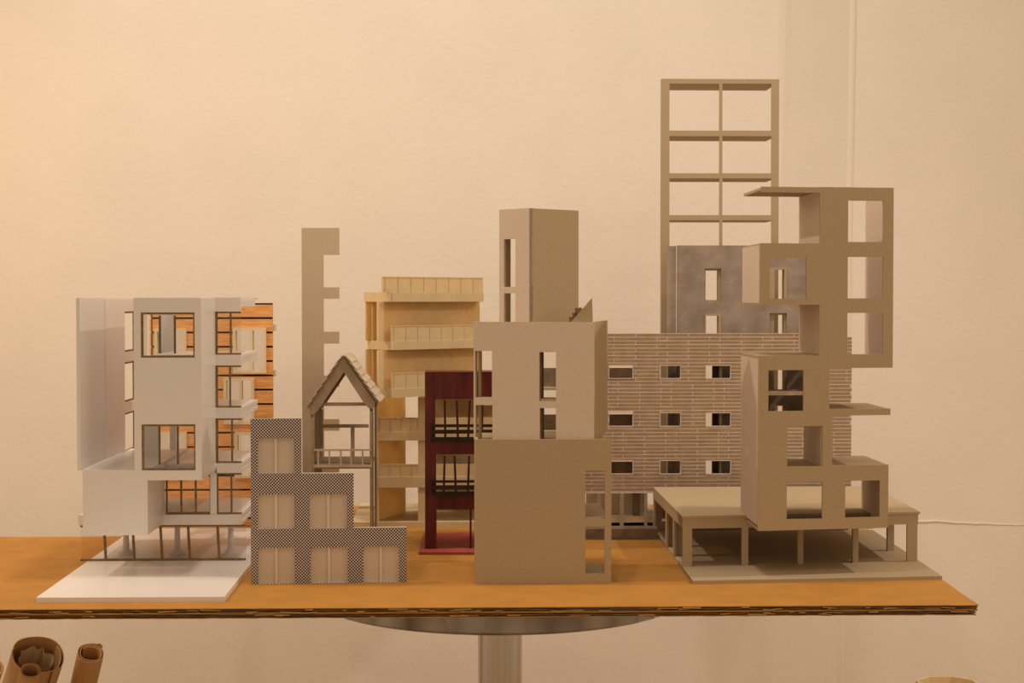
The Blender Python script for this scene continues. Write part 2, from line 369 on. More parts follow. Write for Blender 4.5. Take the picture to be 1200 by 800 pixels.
# right glazing, floor by floor
gl = [(365, 415.5), (428, 477.5), (490, 542.5), (554, 602.5)]
mull = [270.5, 269.5, 271.5, 270.5]
for i, (a, c) in enumerate(gl):
    zt, zc = zz(a), zz(c); e = 0.0021
    jl = mid_u(252.5, 0)
    wf = B().box(fr, jl, jl + e * 1.2, -.001, 0.004, zc, zt).out('window_jamb', 'mdf', R_, 'brown cut window frame')
    B().box(fr, jl + e, uR, -.001, 0.003, zc, zc + e).out('bottom_rail', 'mdf', wf)
    B().box(fr, jl + e, uR, -.001, 0.003, zt - e, zt).out('top_rail', 'mdf', wf)
    um = mid_u(mull[i], 0)
    B().box(fr, um - .0011, um + .0011, 0.0, 0.0025, zc + e, zt - e).out('mullion', 'mdf', wf)
    B().box(fr, jl + e * 1.2, uR, .0008, .0018, zc + e, zt - e).out('pane', 'glass', wf)
# white post and first floor strip window
B().box(fr, mid_u(246, 0), mid_u(253.5, 0), -0.002, 0.003, zz(603), zz(548)).out('post', 'white', R_)
zt, zc = zz(556), zz(602.5); ul, ur = mid_u(193.5, 0), mid_u(247, 0)
wf = B().grid(fr, [(ul, zc, ur, zt)], [(ul + .002, zc + .0028, ur - .002, zt - .002)], 0, .003).out('window_frame', 'mdf', R_, 'brown cut window frame')
for x in (211.5, 228.5):
    um = mid_u(x, 0); B().box(fr, um - .0011, um + .0011, 0.0, 0.0025, zc + .0028, zt - .002).out('mullion', 'mdf', wf)
B().box(fr, ul + .002, ur - .002, .0008, .0018, zc + .0028, zt - .002).out('pane', 'glass', wf)
# ground floor glazing
zt, zc = zz(614.5), 0.0055; ul, ur = mid_u(93, 0), mid_u(287, 0)
gf = B().box(fr, ul, ur, -.001, .003, zc, zc + .0024).out('bottom_rail', 'mdf', R_, 'brown cut glazing rail')
B().box(fr, ul, ur, -.001, .003, zt - .0024, zt).out('top_rail', 'mdf', R_, 'brown cut glazing rail')
for x in (123, 156.5, 189, 221.5, 256):
    a = fr.uz(x - 1.2, 620)[0]; c = fr.uz(x + .8, 658)[0]
    B().bar(fr.w(a, .001, zt - .0024), fr.w(c, .001, zc + .0024), .0028, depth=.003).out('mullion', 'mdf', gf)
B().box(fr, ul, ur, .0035, .0045, zc, zt).out('pane', 'glass', gf)
for x in (145.5, 206, 269):
    p = hit(x, 651, TABLE + .0055)
    z0 = TABLE + .0055
    B().lathe((p.x, p.y + .012), [(.0105, z0), (.0105, z0 + .002), (.0085, z0 + .0035), (.0042, z0 + .007), (.0034, z0 + .03), (.0036, TABLE + zz(603) - .006)], 20).out('column', 'white', R_, None, True)
# rear wall pieces seen through the windows
ub0 = fr.uz(187, 400, .15)[0]; ub1 = fr.uz(205.5, 400, .15)[0]
B().box(fr, ub0, ub1, .15, .153, zz(430), zz(366)).out('rear_panel', 'white', R_)
B().box(fr, fr.uz(199, 520, .15)[0], ub1, .15, .153, zz(543), zz(492)).out('rear_panel', 'white', R_)
B().box(fr, fr.uz(163, 520, .06)[0], fr.uz(186, 520, .06)[0], .06, .062, zz(546), zz(492)).out('partition', 'white', R_)
ub2 = fr.uz(165, 400, .15)[0]; ub3 = fr.uz(172, 400, .15)[0]
B().box(fr, ub3 + .006, ub3 + .0075, .149, .152, zz(543), zz(366)).out('rear_mullion', 'mdf', R_, 'brown cut strip')

# ------------------------------------------------------------------ 2. pine slat facade behind it
fr = Fr((at(260, 600, 2.36).x, 2.36, TABLE))
R_ = thing('slat_facade_model', 'orange pine plank facade model with cream windows behind the white apartment model', 'model', fr)
win = [(273, 384, 312, 437.5), (262, 442.5, 298, 497), (275, 506, 313, 560), (181, 385, 218.5, 438), (183, 506, 219, 560)]
wr = [fr.rect(r) for r in win]
UL, UR = fr.uz(176, 450)[0], fr.uz(320, 450)[0]; ZT = fr.uz(300, 355)[1]
B().grid(fr, [(UL + .001, 0, UR - .001, ZT)], wr, .004, .009).out('backing_board', 'black', R_, 'black backing board')
ps = fr.uz(300, 355)[1] - fr.uz(300, 371.8)[1]
z = ZT - 0.0024
while z > 0.004:
    top, bot = z, max(0.001, z - ps + 0.0028)
    cuts = sorted([r for r in wr if r[1] < top and r[3] > bot], key=lambda r: r[0])
    segs = []; x = UL
    for r in cuts:
        if r[0] > x: segs.append((x, r[0]))
        x = r[2]
    segs.append((x, UR))
    # a plank that meets a window only partly is notched round it
    holes = [r for r in cuts]
    full = [r for r in holes if r[1] <= bot and r[3] >= top]
    if len(full) == len(holes):
        for a, c in segs:
            if c - a > .002: B().box(fr, a, c, -random.uniform(0, .0006), .004, bot, top).out('plank', 'plank', R_)
    else:
        xs = UL
        for r in sorted(full, key=lambda r: r[0]) + [(UR, 0, 0, 0)]:
            if r[0] - xs > .002: B().grid(fr, [(xs, bot, r[0], top)], [h for h in holes if h not in full], -random.uniform(0, .0006), .004).out('plank', 'plank', R_)
            xs = r[2]
    z -= ps
for r in wr:
    e = .0042
    m_ = r[0] + (r[2] - r[0]) * .56
    wf = B().grid(fr, [r], [(r[0] + e, r[1] + e, m_ - .0018, r[3] - e), (m_ + .0018, r[1] + e, r[2] - e, r[3] - e)], -.002, .012).out('window_frame', 'creamf', R_, 'cream card window frame')
    B().box(fr, r[0], r[2], .0125, .0135, r[1], r[3]).out('pane', 'glass', wf)
for y in (384, 437):
    a = fr.rect((318, y - 4, 323, y + 3.5), .02); B().box(fr, UR - .001, a[2], .006, .03, a[1], a[3]).out('window_box', 'creamf', R_, 'cream card box end')

# ------------------------------------------------------------------ 3. notched slim tower
fr = Fr((at(366, 600, 2.43).x, 2.43, TABLE))
R_ = thing('notched_tower_model', 'slim grey board tower model with square notches down its right edge', 'model', fr)
sol = [(354, 267, 379.5, 627)]
for a, c in ((267, 298.5), (336.5, 350), (388.5, 402.5), (440, 453), (491, 504.5), (543, 557), (595, 609)): sol.append((379, a, 397.5, c))
rs = [fr.rect(r) for r in sol]; rs[0] = (rs[0][0], 0, rs[0][2], rs[0][3]); ztop = rs[0][3]; rs[1] = (*rs[1][:3], ztop)
B().grid(fr, rs, [], 0, .0035).out('front_panel', 'board3', R_)
B().box(fr, rs[0][0], rs[0][0] + .0035, .0035, .05, 0, ztop).out('side_panel', 'board', R_)
B().box(fr, rs[0][0] + .0035, rs[0][2] - .006, .0035, .05, 0, .0035).out('base_plate', 'board', R_)

# ------------------------------------------------------------------ 4. gabled house frame
fr = Fr((at(402, 600, 2.15).x, 2.15, TABLE))
R_ = thing('house_model', 'narrow brown card house frame with a steep shingled gable roof and balcony', 'model', fr)
dp = .115; th = .004
def P(x, y, d=0): return fr.uz(x, y, d)
def gable(d0, d1, tag_):
    pk = P(402.5, 418); pki = P(403, 436)
    el = P(362, 478); eli = P(364, 490); rl = P(440, 472); rli = P(436, 482)
    B().poly(fr, [pk, el, eli, P(373, 480), pki], d0, d1).out('rafter', 'wood', R_)
    B().poly(fr, [pk, pki, P(427, 473), rli, rl], d0, d1).out('rafter', 'wood', R_)
gable(0, .005, ''); gable(dp - .004, dp, '')
ul, ur = P(365, 550)[0], P(436.5, 550)[0]; ze = P(366, 486)[1]; zer = P(437, 479)[1]; 
for d in (.0, dp - .004):
    B().box(fr, ul, ul + .004, d, d + .004, 0, ze).out('post', 'wood', R_)
    B().box(fr, ur - .0035, ur, d, d + .004, 0, zer).out('post', 'wood', R_)
B().box(fr, ul, ul + .0025, .004, dp - .004, 0, ze).out('side_wall', 'wood', R_)
B().box(fr, ur - .0022, ur, .004, .03, 0, zer).out('side_wall', 'wood', R_)
z0 = P(400, 549)[1]; z1 = P(400, 544.5)[1]
B().box(fr, ul + .004, ur - .0035, 0, dp, z0, z1).out('floor_slab', 'wood', R_)
B().px(fr, (371, 471.5, 433, 475.5), .006, .009).out('tie_beam', 'wood', R_)
q = lambda r, d, e, n='window_bar': B().px(fr, r, d, d + e).out(n, 'woodl', R_)
q((376, 497, 432, 501), dp - .007, .003); q((411, 501, 415.5, 540), dp - .007, .003); q((376, 536.5, 432, 541), dp - .01, .006, 'window_sill')
q((374, 480, 378.5, 545), dp - .01, .003, 'window_jamb')
zr = P(400, 527)[1]
rl_ = B().box(fr, ul + .004, ur - .001, -.002, .0005, zr - .0012, zr + .0012).out('balcony_rail', 'woodl', R_, 'pale card balcony rail')
for x in (373, 386, 399.5, 411.5, 425):
    u = P(x, 536)[0]; B().box(fr, u - .0011, u + .0011, -.0015, .0003, z1, zr - .0012).out('baluster', 'woodl', rl_)
B().box(fr, ul + .003, ur - .001, -.003, 0, z1 - .003, z1).out('balcony_edge', 'woodl', R_)
B().box(fr, ul + .0025, ur - .0022, .004, dp, 0, .002).out('ground_plate', 'wood', R_)
# shingles on both slopes
for side in (-1, 1):
    pk = Vector(P(403, 417)); ev = Vector(P(361, 478) if side < 0 else P(441.5, 471))
    sl = ev - pk; L = sl.length; tdir = sl / L; nrm = Vector((-tdir.y, tdir.x)) * (1 if side > 0 else -1)
    if nrm.y < 0: nrm = -nrm
    n = 7
    B().poly(fr, [tuple(pk), tuple(ev), tuple(ev + nrm * .0012), tuple(pk + nrm * .0012)], -.002, dp + .003).out('roof_board', 'wood', R_)
    cols = 6; wd = (dp + .006) / cols
    for i in range(n):
        a0 = pk + tdir * (L * i / n) + nrm * .0012; a1 = pk + tdir * (L * (i + 1.25) / n) + nrm * .003
        for c in range(cols):
            o = random.uniform(-.0005, .0005); d0 = -.0035 + c * wd
            B().poly(fr, [tuple(a0), tuple(a1 + tdir * o), tuple(a1 + tdir * o + nrm * .0012), tuple(a0 + nrm * .0012)], d0 + .0003, d0 + wd - .0003).out('shingle', 'woodl', R_)

# ------------------------------------------------------------------ 5. stepped facade
fr = frame(296, 684.5, 3.0)
R_ = thing('stepped_facade_model', 'stair stepped facade model in dark dotted print with tracing paper windows', 'model', fr)
sol = [(294, 490.5, 353.5, 684), (294, 555, 414.5, 684), (294, 619, 476.5, 684)]
win = [(302, 513.5, 344.5, 554.5), (302, 579, 345, 619.5), (363, 578.5, 406.5, 619.5), (302.5, 641.5, 345.5, 681.5), (364, 641, 407.5, 681.5), (425.5, 640, 467.5, 681.5)]
rs = [fr.rect(r) for r in sol]; rs = [(r[0], 0, r[2], r[3]) for r in rs]; ws = [fr.rect(r) for r in win]
ws = [w_ if w_[1] > .01 else (w_[0], .0004, w_[2], w_[3]) for w_ in ws]
B().grid(fr, rs, ws, 0, .0012).out('printed_face', 'print', R_)
B().grid(fr, [(r[0], r[1], r[2], r[3] + .0007) for r in rs], ws, .0012, .0042).out('card_core', 'paper', R_, 'white card edge')
for w_ in ws:
    f_ = B().box(fr, w_[0] - .001, w_[2] + .001, .0044, .005, w_[1], w_[3]).out('window_pane', 'vellum', R_, 'pale translucent paper pane')
    m_ = w_[0] + (w_[2] - w_[0]) * .495
    B().box(fr, m_ - .0012, m_ + .0012, .002, .0044, w_[1], w_[3]).out('mullion', 'paper', f_, 'white paper strip')
B().poly(fr, [(rs[2][0] + .02, 0), (rs[2][0] + .05, 0), (rs[2][0] + .05, .08), (rs[2][0] + .02, .08)], .005, .007).out('rear_stiffener', 'paper', R_)
for u in (rs[2][0] + .02, rs[2][0] + .12):
    fq = Fr(fr.w(u, .006, 0), 93.0)
    B().poly(fq, [(0, 0), (.05, 0), (0, .05)], 0, .002).out('prop', 'paper', R_)

# ------------------------------------------------------------------ 6. cream balcony tower
fr = Fr((at(470, 620, 2.34).x, 2.34, TABLE))
R_ = thing('balcony_tower_model', 'cream card tower model with twisted balconies behind the dark red model', 'model', fr)
P = fr.uz
# lower, straight part
uA, uB = P(444, 560)[0], P(604, 560)[0]; DB = .15
lv = [(489, 505.5, 515.5), (543.5, 558, 570.5)]
for a, m_, c in lv:
    zt, zm, zc = P(480, a)[1], P(480, m_)[1], P(480, c)[1]
    par = B().box(fr, uA, P(490, 500)[0], -.004, -.001, zm, zt).out('parapet', 'cream', R_)
    B().box(fr, uA, P(490, 500)[0], -.0046, -.004, zt - .001, zt).out('coping', 'cream', par)
    B().box(fr, P(498.5, 500)[0], uB, -.004, -.001, zm, zt).out('parapet', 'cream', R_)
    for k in range(1, 4): B().box(fr, uA + k * .0155, uA + k * .0155 + .0004, -.0045, -.004, zm, zt).out('panel_joint', 'cream_wall', par)
    B().box(fr, uA, P(498, 500)[0], -.0065, .0, zc, zm).out('floor_band', 'cream', R_)
    B().box(fr, P(498, 500)[0], uB, -.0065, .0, zc, zm).out('floor_band', 'cream', R_)
    B().box(fr, uA, uB, 0, .085, zc, zc + .003).out('floor_slab', 'cream', R_)
zt, zc = P(480, 466)[1], 0.008
B().box(fr, P(499, 466)[0], uB, .0, .125, zt, zt + .003).out('floor_slab', 'cream', R_)  # hidden slab added to keep light off the rear wall below
B().box(fr, P(490, 560)[0], P(498.5, 560)[0], -.0045, .004, zc, zt).out('post', 'cream', R_)
B().box(fr, P(441, 560)[0], uA, -.0045, .01, zc, zt).out('post', 'cream', R_)
B().box(fr, P(600, 560)[0], uB, 0, .004, zc, zt).out('post', 'cream', R_)
p0 = fr.w(*[P(441, 600)[0], .004, 0]); p1 = fr.w(P(475.5, 600, .1)[0], .1, 0)
dv = (p1 - p0); dvn = dv.normalized(); nn = Vector((-dvn.y, dvn.x, 0)) * .003
B().plan([(p0.x, p0.y), (p1.x, p1.y), (p1.x + nn.x, p1.y + nn.y), (p0.x + nn.x, p0.y + nn.y)], TABLE + zc, TABLE + zt).out('inner_wall', 'cream_wall', R_, 'ochre card inner wall')
B().box(fr, P(490, 560, .12)[0], uB, .12, .123, zc, zt).out('rear_wall', 'board', R_, 'tan board rear wall')
ub = fr.rect((412, 612.5, 498, 621.5))
B().box(fr, P(412, 616)[0], uB, -.006, DB + .06, 0, .0085).out('base_plate', 'cream', R_)
B().box(fr, P(412, 616)[0], P(436, 616)[0], .145, .15, .0085, .012).out('base_step', 'cream', R_)
# upper part, turned
fu = Fr((at(459, 420, 2.27).x, 2.27, TABLE), 40)
U = fu.uz
uE = U(566, 380)[0]
fl_ = Fr(fu.w(0, 0, 0), 40 + 90)                        # the short left side; u runs backwards
vE = fl_.uz(436.5, 400)[0]
def ring(y0, y1, ue, name, m_='cream', uo=0.0, th=.003):
    zt, zc = U(460, y0)[1], U(460, y1)[1]
    f_ = B().box(fu, uo, ue, 0, th, zc, zt).out(name, m_, R_)
    return f_, zt, zc
u1 = U(556, 400)[0] + .02
body_d = max(vE, .02)
for y0, y1, ue in ((342.3, 353.5, uE), (399.7, 410, u1), (455.5, 466, u1)):
    zt, zc = U(460, y0)[1], U(460, y1)[1]
    uo = -.006 if y0 < 350 else 0
    B().box(fu, max(uo, 0), ue, -.0016, 0, zc, zt - .0004).out('band', 'cream', R_)
    B().box(fu, uo, ue, 0, body_d + .012, zc, zt).out('floor_slab', 'cream', R_)
for y0, y1, a, ue, n in ((324, 342.3, 448.5, uE, 8), (381.5, 399.7, 459, u1, 8), (437, 455.5, 459, u1, 8)):
    zt, zc = U(460, y0)[1], U(460, y1)[1]; ua = U(a, 400)[0]
    par = B().box(fu, ua, ue, .0, .003, zc, zt).out('parapet', 'cream', R_)
    B().box(fu, ua, ue, -.0007, 0, zt - .0012, zt).out('coping', 'cream', par)
    for k in range(n):
        uu = ua + (ue - ua) * (k + .15) / n
        B().box(fu, uu, uu + .0008, -.0006, 0, zc, zt).out('panel_joint', 'cream_wall', par)
zt, zc = U(460, 353.5)[1], U(460, 399.7)[1]; zt2, zc2 = U(460, 410)[1], U(460, 455.5)[1]
for a, c in ((zt, zc), (zt2, zc2)):
    w0 = U(450, 400, .012)[0]
    B().box(fu, w0, uE + .004, .012, .015, c, a).out('wall_panel', 'cream_wall', R_, 'ochre card wall')
    B().box(fu, w0, uE - .01, body_d + .008, body_d + .011, c, a).out('rear_panel', 'cream_wall', R_)
    pu0, pu1 = U(443.5, 400, .009)[0], U(449.5, 400, .009)[0]
    B().box(fu, pu0, pu1, .009, .013, c, a).out('post', 'cream', R_)
    e0, e1 = U(437, 400, body_d)[0], U(443, 400, body_d)[0]
    B().box(fu, e0, e1, body_d, body_d + .003, c, a).out('end_panel', 'cream_wall', R_, 'ochre card end strip')
    f1 = fu.rect((535, 358, 547, 368), .012) if a == zt else fu.rect((519, 412, 530, 430), .012)
    b = B().grid(fu, [f1], [(f1[0] + .0005, f1[1] + .0005, f1[2] - .0005, f1[3] - .0005)], .0115, .012); b.out('scored_window', 'cream', R_)

# ------------------------------------------------------------------ 7. dark red model
fr = frame(500, 646)
R_ = thing('red_model', 'dark red stained wooden frame model with black railings', 'model', fr)
P = fr.uz
B().poly(fr, [(0, 0)], 0, 0) if False else None
q0, q1 = hit(491, 650), hit(590, 650)
B().plan([(q0.x, q0.y), (q1.x, q1.y), (q1.x, 2.262), (q0.x + .002, 2.262)], TABLE, TABLE + .0035).out('base_plate', 'redb', R_, 'brighter red base plate')
sol = fr.rect((498, 435.5, 600, 647)); sol = (sol[0], .0035, sol[2], sol[3])
ho = [fr.rect(r) for r in ((510, 467.5, 588, 517), (511, 532, 588, 580), (511.5, 596.5, 588, 660))]
ho[2] = (ho[2][0], 0, ho[2][2], ho[2][3])
B().grid(fr, [sol], ho, 0, .010).out('front_frame', 'red', R_)
for x in (sol[0], sol[2] - .004): B().box(fr, x, x + .004, .01, .05 if x < 0 else .11, .0035, sol[3]).out('side_panel', 'red', R_)
B().box(fr, sol[0] + .004, sol[2] - .004, .01, .05, sol[3] - .004, sol[3]).out('roof', 'red', R_)
for y0, y1, xs in ((469, 516, (521.5, 536, 549.5, 565)), (534, 579, (520.5, 533.5, 549, 565))):
    for x in xs:
        s_ = random.uniform(-1.2, 1.2)
        B().bar(fr.w(*P(x + s_, y0, .007)[:1], .007, P(x, y0, .007)[1]), fr.w(P(x - s_, y1, .007)[0], .007, P(x, y1, .007)[1]), .0029).out('mullion', 'red', R_)
B().bar(fr.w(P(551.5, 598, .007)[0], .007, P(551, 597)[1]), fr.w(P(551.5, 640, .007)[0], .007, .0035), .0026).out('column', 'red', R_)
for ys, x0 in (((497, 500.5), (503.5, 508), (512, 517.5)), 504.5), (((562.5, 565.5), (568.5, 573.5), (576, 581)), 505.5):
    for k, (a, c) in enumerate(ys):
        B().px(fr, (x0, a, 590, c), -.006 - .001 * (k == 1), -.0035).out('railing_bar', 'blackw', R_, 'black brown railing bar')
    for x in (x0 + 1.5, 588):
        B().px(fr, (x, ys[0][0] - 1, x + 3, ys[2][1]), -.0035, .0).out('railing_post', 'blackw', R_, 'black brown railing post')

# ------------------------------------------------------------------ 8. central stacked boxes
fr = frame(557, 684.5)
R_ = thing('stacked_box_model', 'tall grey board model of three stacked boxes turned against one another', 'model', fr)
P = fr.uz; th = .003
s0 = fr.rect((557, 514.5, 716.5, 684)); s0 = (s0[0], 0, s0[2], s0[3])
B().grid(fr, [s0], [fr.rect((686, 551, 709, 608)), fr.rect((686, 616.5, 708.5, 672))], 0, th).out('lower_front_panel', 'board', R_)
B().box(fr, s0[0], s0[0] + th, th, .13, 0, s0[3]).out('lower_side_panel', 'board', R_)
B().box(fr, s0[0] + th, s0[2] - .003, th, .13, s0[3] - .006, s0[3] - .003).out('lower_lid', 'board', R_)
zi = P(697, 601)[1]
for z_ in (P(697, 608)[1] - .001, .001): B().box(fr, s0[0] + th, s0[2] - th, th, .135, z_ - .001 if z_ > .01 else 0, z_ + .002).out('inner_floor', 'board', R_)
# middle box
fm = Fr((at(696, 514, fr.o.y + .006).x, fr.o.y + .006, TABLE), -11)
zl = s0[3] - .003
m0 = fm.rect((555, 377, 696, 514)); m0 = (m0[0], zl, m0[2], m0[3])
ho = [fm.rect(r) for r in ((556.8, 411, 576.5, 465.5), (557.2, 474.5, 577, 514), (632, 412.5, 651.5, 470), (632.5, 478, 651.5, 514))]
ho = [h if h[1] > zl + .004 else (h[0], zl + .0, h[2], h[3]) for h in ho]
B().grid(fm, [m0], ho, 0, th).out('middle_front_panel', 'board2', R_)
ft = Fr(fm.w(m0[2], 0, 0), -11 + 90)
rl_ = ft.uz(712, 450)[0]
B().box(fm, m0[2] - th, m0[2], th, rl_, zl, m0[3]).out('middle_side_panel', 'board', R_)
B().box(fm, m0[0] + .003, m0[0] + .006, .014, .022, zl, m0[3] - .006).out('middle_side_panel', 'board', R_)
B().box(fm, m0[0], m0[0] + .0022, th, .012, zl, m0[3]).out('middle_corner_post', 'board', R_)
B().box(fm, m0[0] + .0045, m0[2] - th, th, rl_ - .005, m0[3] - .006, m0[3] - .003).out('middle_lid', 'board', R_)
for h in ho: 
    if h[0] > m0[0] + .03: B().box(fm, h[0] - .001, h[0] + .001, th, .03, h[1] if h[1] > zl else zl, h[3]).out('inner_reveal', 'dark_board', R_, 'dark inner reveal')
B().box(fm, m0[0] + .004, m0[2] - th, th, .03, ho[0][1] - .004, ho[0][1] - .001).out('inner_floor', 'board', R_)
# upper box, on its corner
zt0 = m0[3] - .003
Yc = fr.o.y + .035
fu = Fr((at(622.3, 376, Yc).x, Yc, TABLE), 40)
fl2 = Fr(fu.w(0, 0, 0), 40 + 90)
vL = fl2.uz(585, 310)[0]; uW = fu.uz(678, 310)[0]; zT = fu.uz(622, 243.5)[1]
h_ = [fl2.rect(r) for r in ((604, 280, 590.5, 336), (604, 343.5, 590.5, 378))]
h_ = [(min(r[0], r[2]), max(r[1], zt0), max(r[0], r[2]), r[3]) for r in h_]
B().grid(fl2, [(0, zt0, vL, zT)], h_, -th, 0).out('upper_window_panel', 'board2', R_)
B().box(fu, .0, uW, 0, th, zt0, zT - .0004).out('upper_front_panel', 'board', R_)
B().box(fu, th, .0158, vL - th, vL - .0004, zt0, zT - .0004).out('upper_rear_panel', 'board', R_)
B().box(fu, .034, uW, vL - th, vL, zt0, zT).out('upper_rear_panel', 'board', R_)
B().box(fu, .0158, .034, vL - th, vL, zT - .03, zT).out('upper_rear_lintel', 'board', R_)
B().box(fu, th, uW - .001, th, vL - th, zT - .004, zT - .001).out('upper_lid', 'board', R_)
# stair on the middle box
fs2 = Fr((at(680, 376, fr.o.y + .012).x, fr.o.y + .012, TABLE), -4)
S = fs2.uz
B().poly(fs2, [(S(666.5, 378)[0], zt0), (S(694.8, 378)[0], zt0), S(693.8, 348.8)], 0, .002).out('stair_side', 'board', R_)
for x, y, e in ((666.8, 371.5, 672), (670.8, 366.5, 677), (673.8, 361, 682)):
    a = fs2.uz(x, y, .004); e = fs2.uz(e, y, .004)[0]
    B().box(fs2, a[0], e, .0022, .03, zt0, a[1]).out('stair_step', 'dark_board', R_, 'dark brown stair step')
    B().box(fs2, a[0] - .0008, e, .0022, .031, a[1], a[1] + .0009).out('stair_tread', 'board', R_)

# ------------------------------------------------------------------ 9. brick building
BY = 2.30
fr = Fr((at(850, 600, BY).x, BY, TABLE))
R_ = thing('brick_facade_model', 'long model with tan brick facade and small windows on thin card posts', 'model', fr)
P = fr.uz
z0 = P(850, 577.5)[1]; z1 = P(850, 390.5)[1]; uL, uR = P(640, 480)[0], P(998, 480)[0]
wins = []
for y0, y1 in ((428.5, 443), (484, 499), (540, 555)):
    for x0, x1 in ((714, 741.5), (773.5, 797.5), (827.5, 856), (881.5, 898)):
        wins.append((x0, y0, x1, y1))
    if y0 > 500: wins.append((936, 538.5, 964, 555))
wins += [(898, 421, 945, 487)]
wr = [fr.rect(r) for r in wins]
uF = P(664, 480)[0]
clip = P(991, 394)
B().grid(fr, [(uF, z0, clip[0], z1), (clip[0], z0, uR, z1 - .005)], wr, .0012, .005).out('facade_board', 'mortar', R_, 'pale mortar coloured board')
rows = []; pitch = P(850, 391)[1] - P(850, 395.3)[1]; per = P(807, 480)[0] - P(745, 480)[0]
n = 0; spare = B(); z = z1 - .0006; k = 0; A0 = P(719.5, 480)[0]; B0 = P(744.7, 480)[0]
lng = per * 50 / 62
cells = []
while z - pitch > z0 - .001:
    zt, zc = z, z - pitch + .0017
    joints = []
    x = (A0 if k % 2 else B0) - per * 2
    sh = 0 if z > P(850, 444)[1] else (.006 if z > P(850, 500)[1] else .013)
    x += sh
    while x < uR + per:
        joints.append(x)
        if k % 2: joints.append(x + lng)
        else: joints.append(x + per * .999)
        x += per
    joints = sorted(set(joints))
    for a, c in zip(joints, joints[1:]):
        a, c = max(a + .0008, uF), min(c - .0006, uR)
        if c - a < .002: continue
        segs = [(a, c)]
        for r in wr:
            if r[1] < zt - .0004 and r[3] > zc + .0004:
                ns = []
                for s_, e_ in segs:
                    if r[2] <= s_ or r[0] >= e_: ns.append((s_, e_)); continue
                    if r[0] - s_ > .0012: ns.append((s_, r[0] - .0006))
                    if e_ - r[2] > .0012: ns.append((r[2] + .0006, e_))
                segs = ns
        for s_, e_ in segs:
            if e_ > clip[0] and zt > z1 - .005:
                if s_ > clip[0] - .002: continue
                e_ = min(e_, clip[0] - .0005)
            hid = P(880, 480)[0] < s_ and e_ < P(958, 480)[0]
            cells.append((hid, -(e_ - s_), s_, e_, zc, zt))
    z -= pitch; k += 1
cells.sort()
for i, (hid, ln, s_, e_, zc, zt) in enumerate(cells):
    tk = random.uniform(.00012, .0003)
    if i < 290: B().box(fr, s_, e_, .0012 - tk, .0012, zc, zt).out('brick', 'brick', R_)
    else: spare.box(fr, s_, e_, .0012 - tk, .0012, zc, zt)
if spare.v: o = spare.out('brickwork', 'brick', R_); o['kind'] = 'stuff'
for r in wr[:-1]:
    e = .0009
    B().grid(fr, [(r[0] - e, r[1] - e, r[2] + e, r[3] + e)], [r], .0002, .0012).out('window_border', 'mortar', R_)
# balcony bands that carry on behind the stacked boxes, inner boards
for y0, y1 in ((431, 453), (485.5, 504), (541, 556)):
    B().px(fr, (636, y0, 745, y1), .03, .033).out('inner_board', 'dark_board', R_, 'dark brown board blocking side light')
    B().px(fr, (636, y1 + 1, 716, y1 + 4), .006, .034).out('inner_floor', 'board', R_)
B().box(fr, uR - .02, uR - .004, .005, .075, z0 + .02, z1 - .02).out('end_wall', 'mortar', R_)
B().px(fr, (802, 400, 806, 576), .006, .075).out('partition', 'dark_board', R_, 'dark brown board blocking side light')
B().px(fr, (843, 400, 846, 576), .006, .075).out('partition', 'dark_board', R_, 'dark brown board blocking side light')
B().px(fr, (899, 458.5, 945, 463), .006, .06).out('inner_floor', 'wood', R_)
B().box(fr, P(786, 580)[0], uR - .022, .006, .075, z0, z0 + .003).out('floor_slab', 'board', R_)
B().box(fr, P(752, 480)[0], P(752, 480)[0] + .003, .006, .078, z0, z1 - .014).out('end_wall', 'dark_board', R_, 'dark brown board blocking side light')  # end wall added to stop light from the left reaching the interior
B().box(fr, P(752, 480)[0], uR - .022, .006, .078, z1 - .014, z1 - .011).out('roof', 'dark_board', R_, 'dark brown board blocking side light')  # unseen roof added to keep the interior behind the windows dark
# posts and base
for x, w_, yb in ((689, 4, 630), (702, 5, 631), (728.8, 4.4, 631), (757, 3.4, 622), (771, 6, 632), (830, 6, 625), (900, 6, 625), (960, 6, 625), (994, 6, 625)):
    a = fr.rect((x - w_ / 2, 577, x + w_ / 2, 620), .001)
    B().box(fr, a[0], a[2], .001, .005, .0, z0).out('post', 'wood' if x < 765 else 'board', R_)
bb = Fr((fr.o.x, hit(740, 632).y, TABLE))
ba = bb.rect((650, 619.5, 771, 632)); 
B().box(bb, ba[0], ba[2], 0, .03, 0, ba[3]).box(bb, ba[0], ba[0] + .03, .03, BY - bb.o.y + .03, 0, ba[3]).out('base_board', 'dark_board', R_, 'dark brown base board')
B().box(fr, ba[2] + .003, P(989, 622)[0], -.026, -.004, 0, .016).out('base_board', 'dark_board', R_, 'dark brown base board')
pts = []
b = B()
for k in range(26):
    u = ba[0] + (ba[2] - ba[0]) * k / 25; h = random.uniform(.001, .0042)
    b.box(bb, u, u + (ba[2] - ba[0]) / 27, -.0015, 0, 0, h)
o = b.out('frayed_edge', 'flute', R_, 'frayed brown board edge'); o['kind'] = 'stuff'
b = B()
p = [hit(650, 607.5, TABLE + .022), hit(773, 607.5, TABLE + .022)]
sl_y = BY + .012
zs = P(740, 612, .012)[1]; zs1 = P(740, 605, .012)[1]
B().box(fr, uF - .01, P(774, 608, .012)[0], .012, .20, zs, zs1).out('raised_floor', 'drum', R_, 'pale card floor')
B().box(fr, uF - .01, P(772, 608, .03)[0], .03, .19, 0, zs).out('recess_shade', 'black', R_, 'black block for the shade in the recess under the pale floor')  # solid black block, the shade under the floor put into its colour
cxy = fr.w(P(722, 600, .06)[0], .085, 0)
b = B(); seg = 24; r_ = .045; rin = .0425
zt_ = P(740, 580, .06)[1]
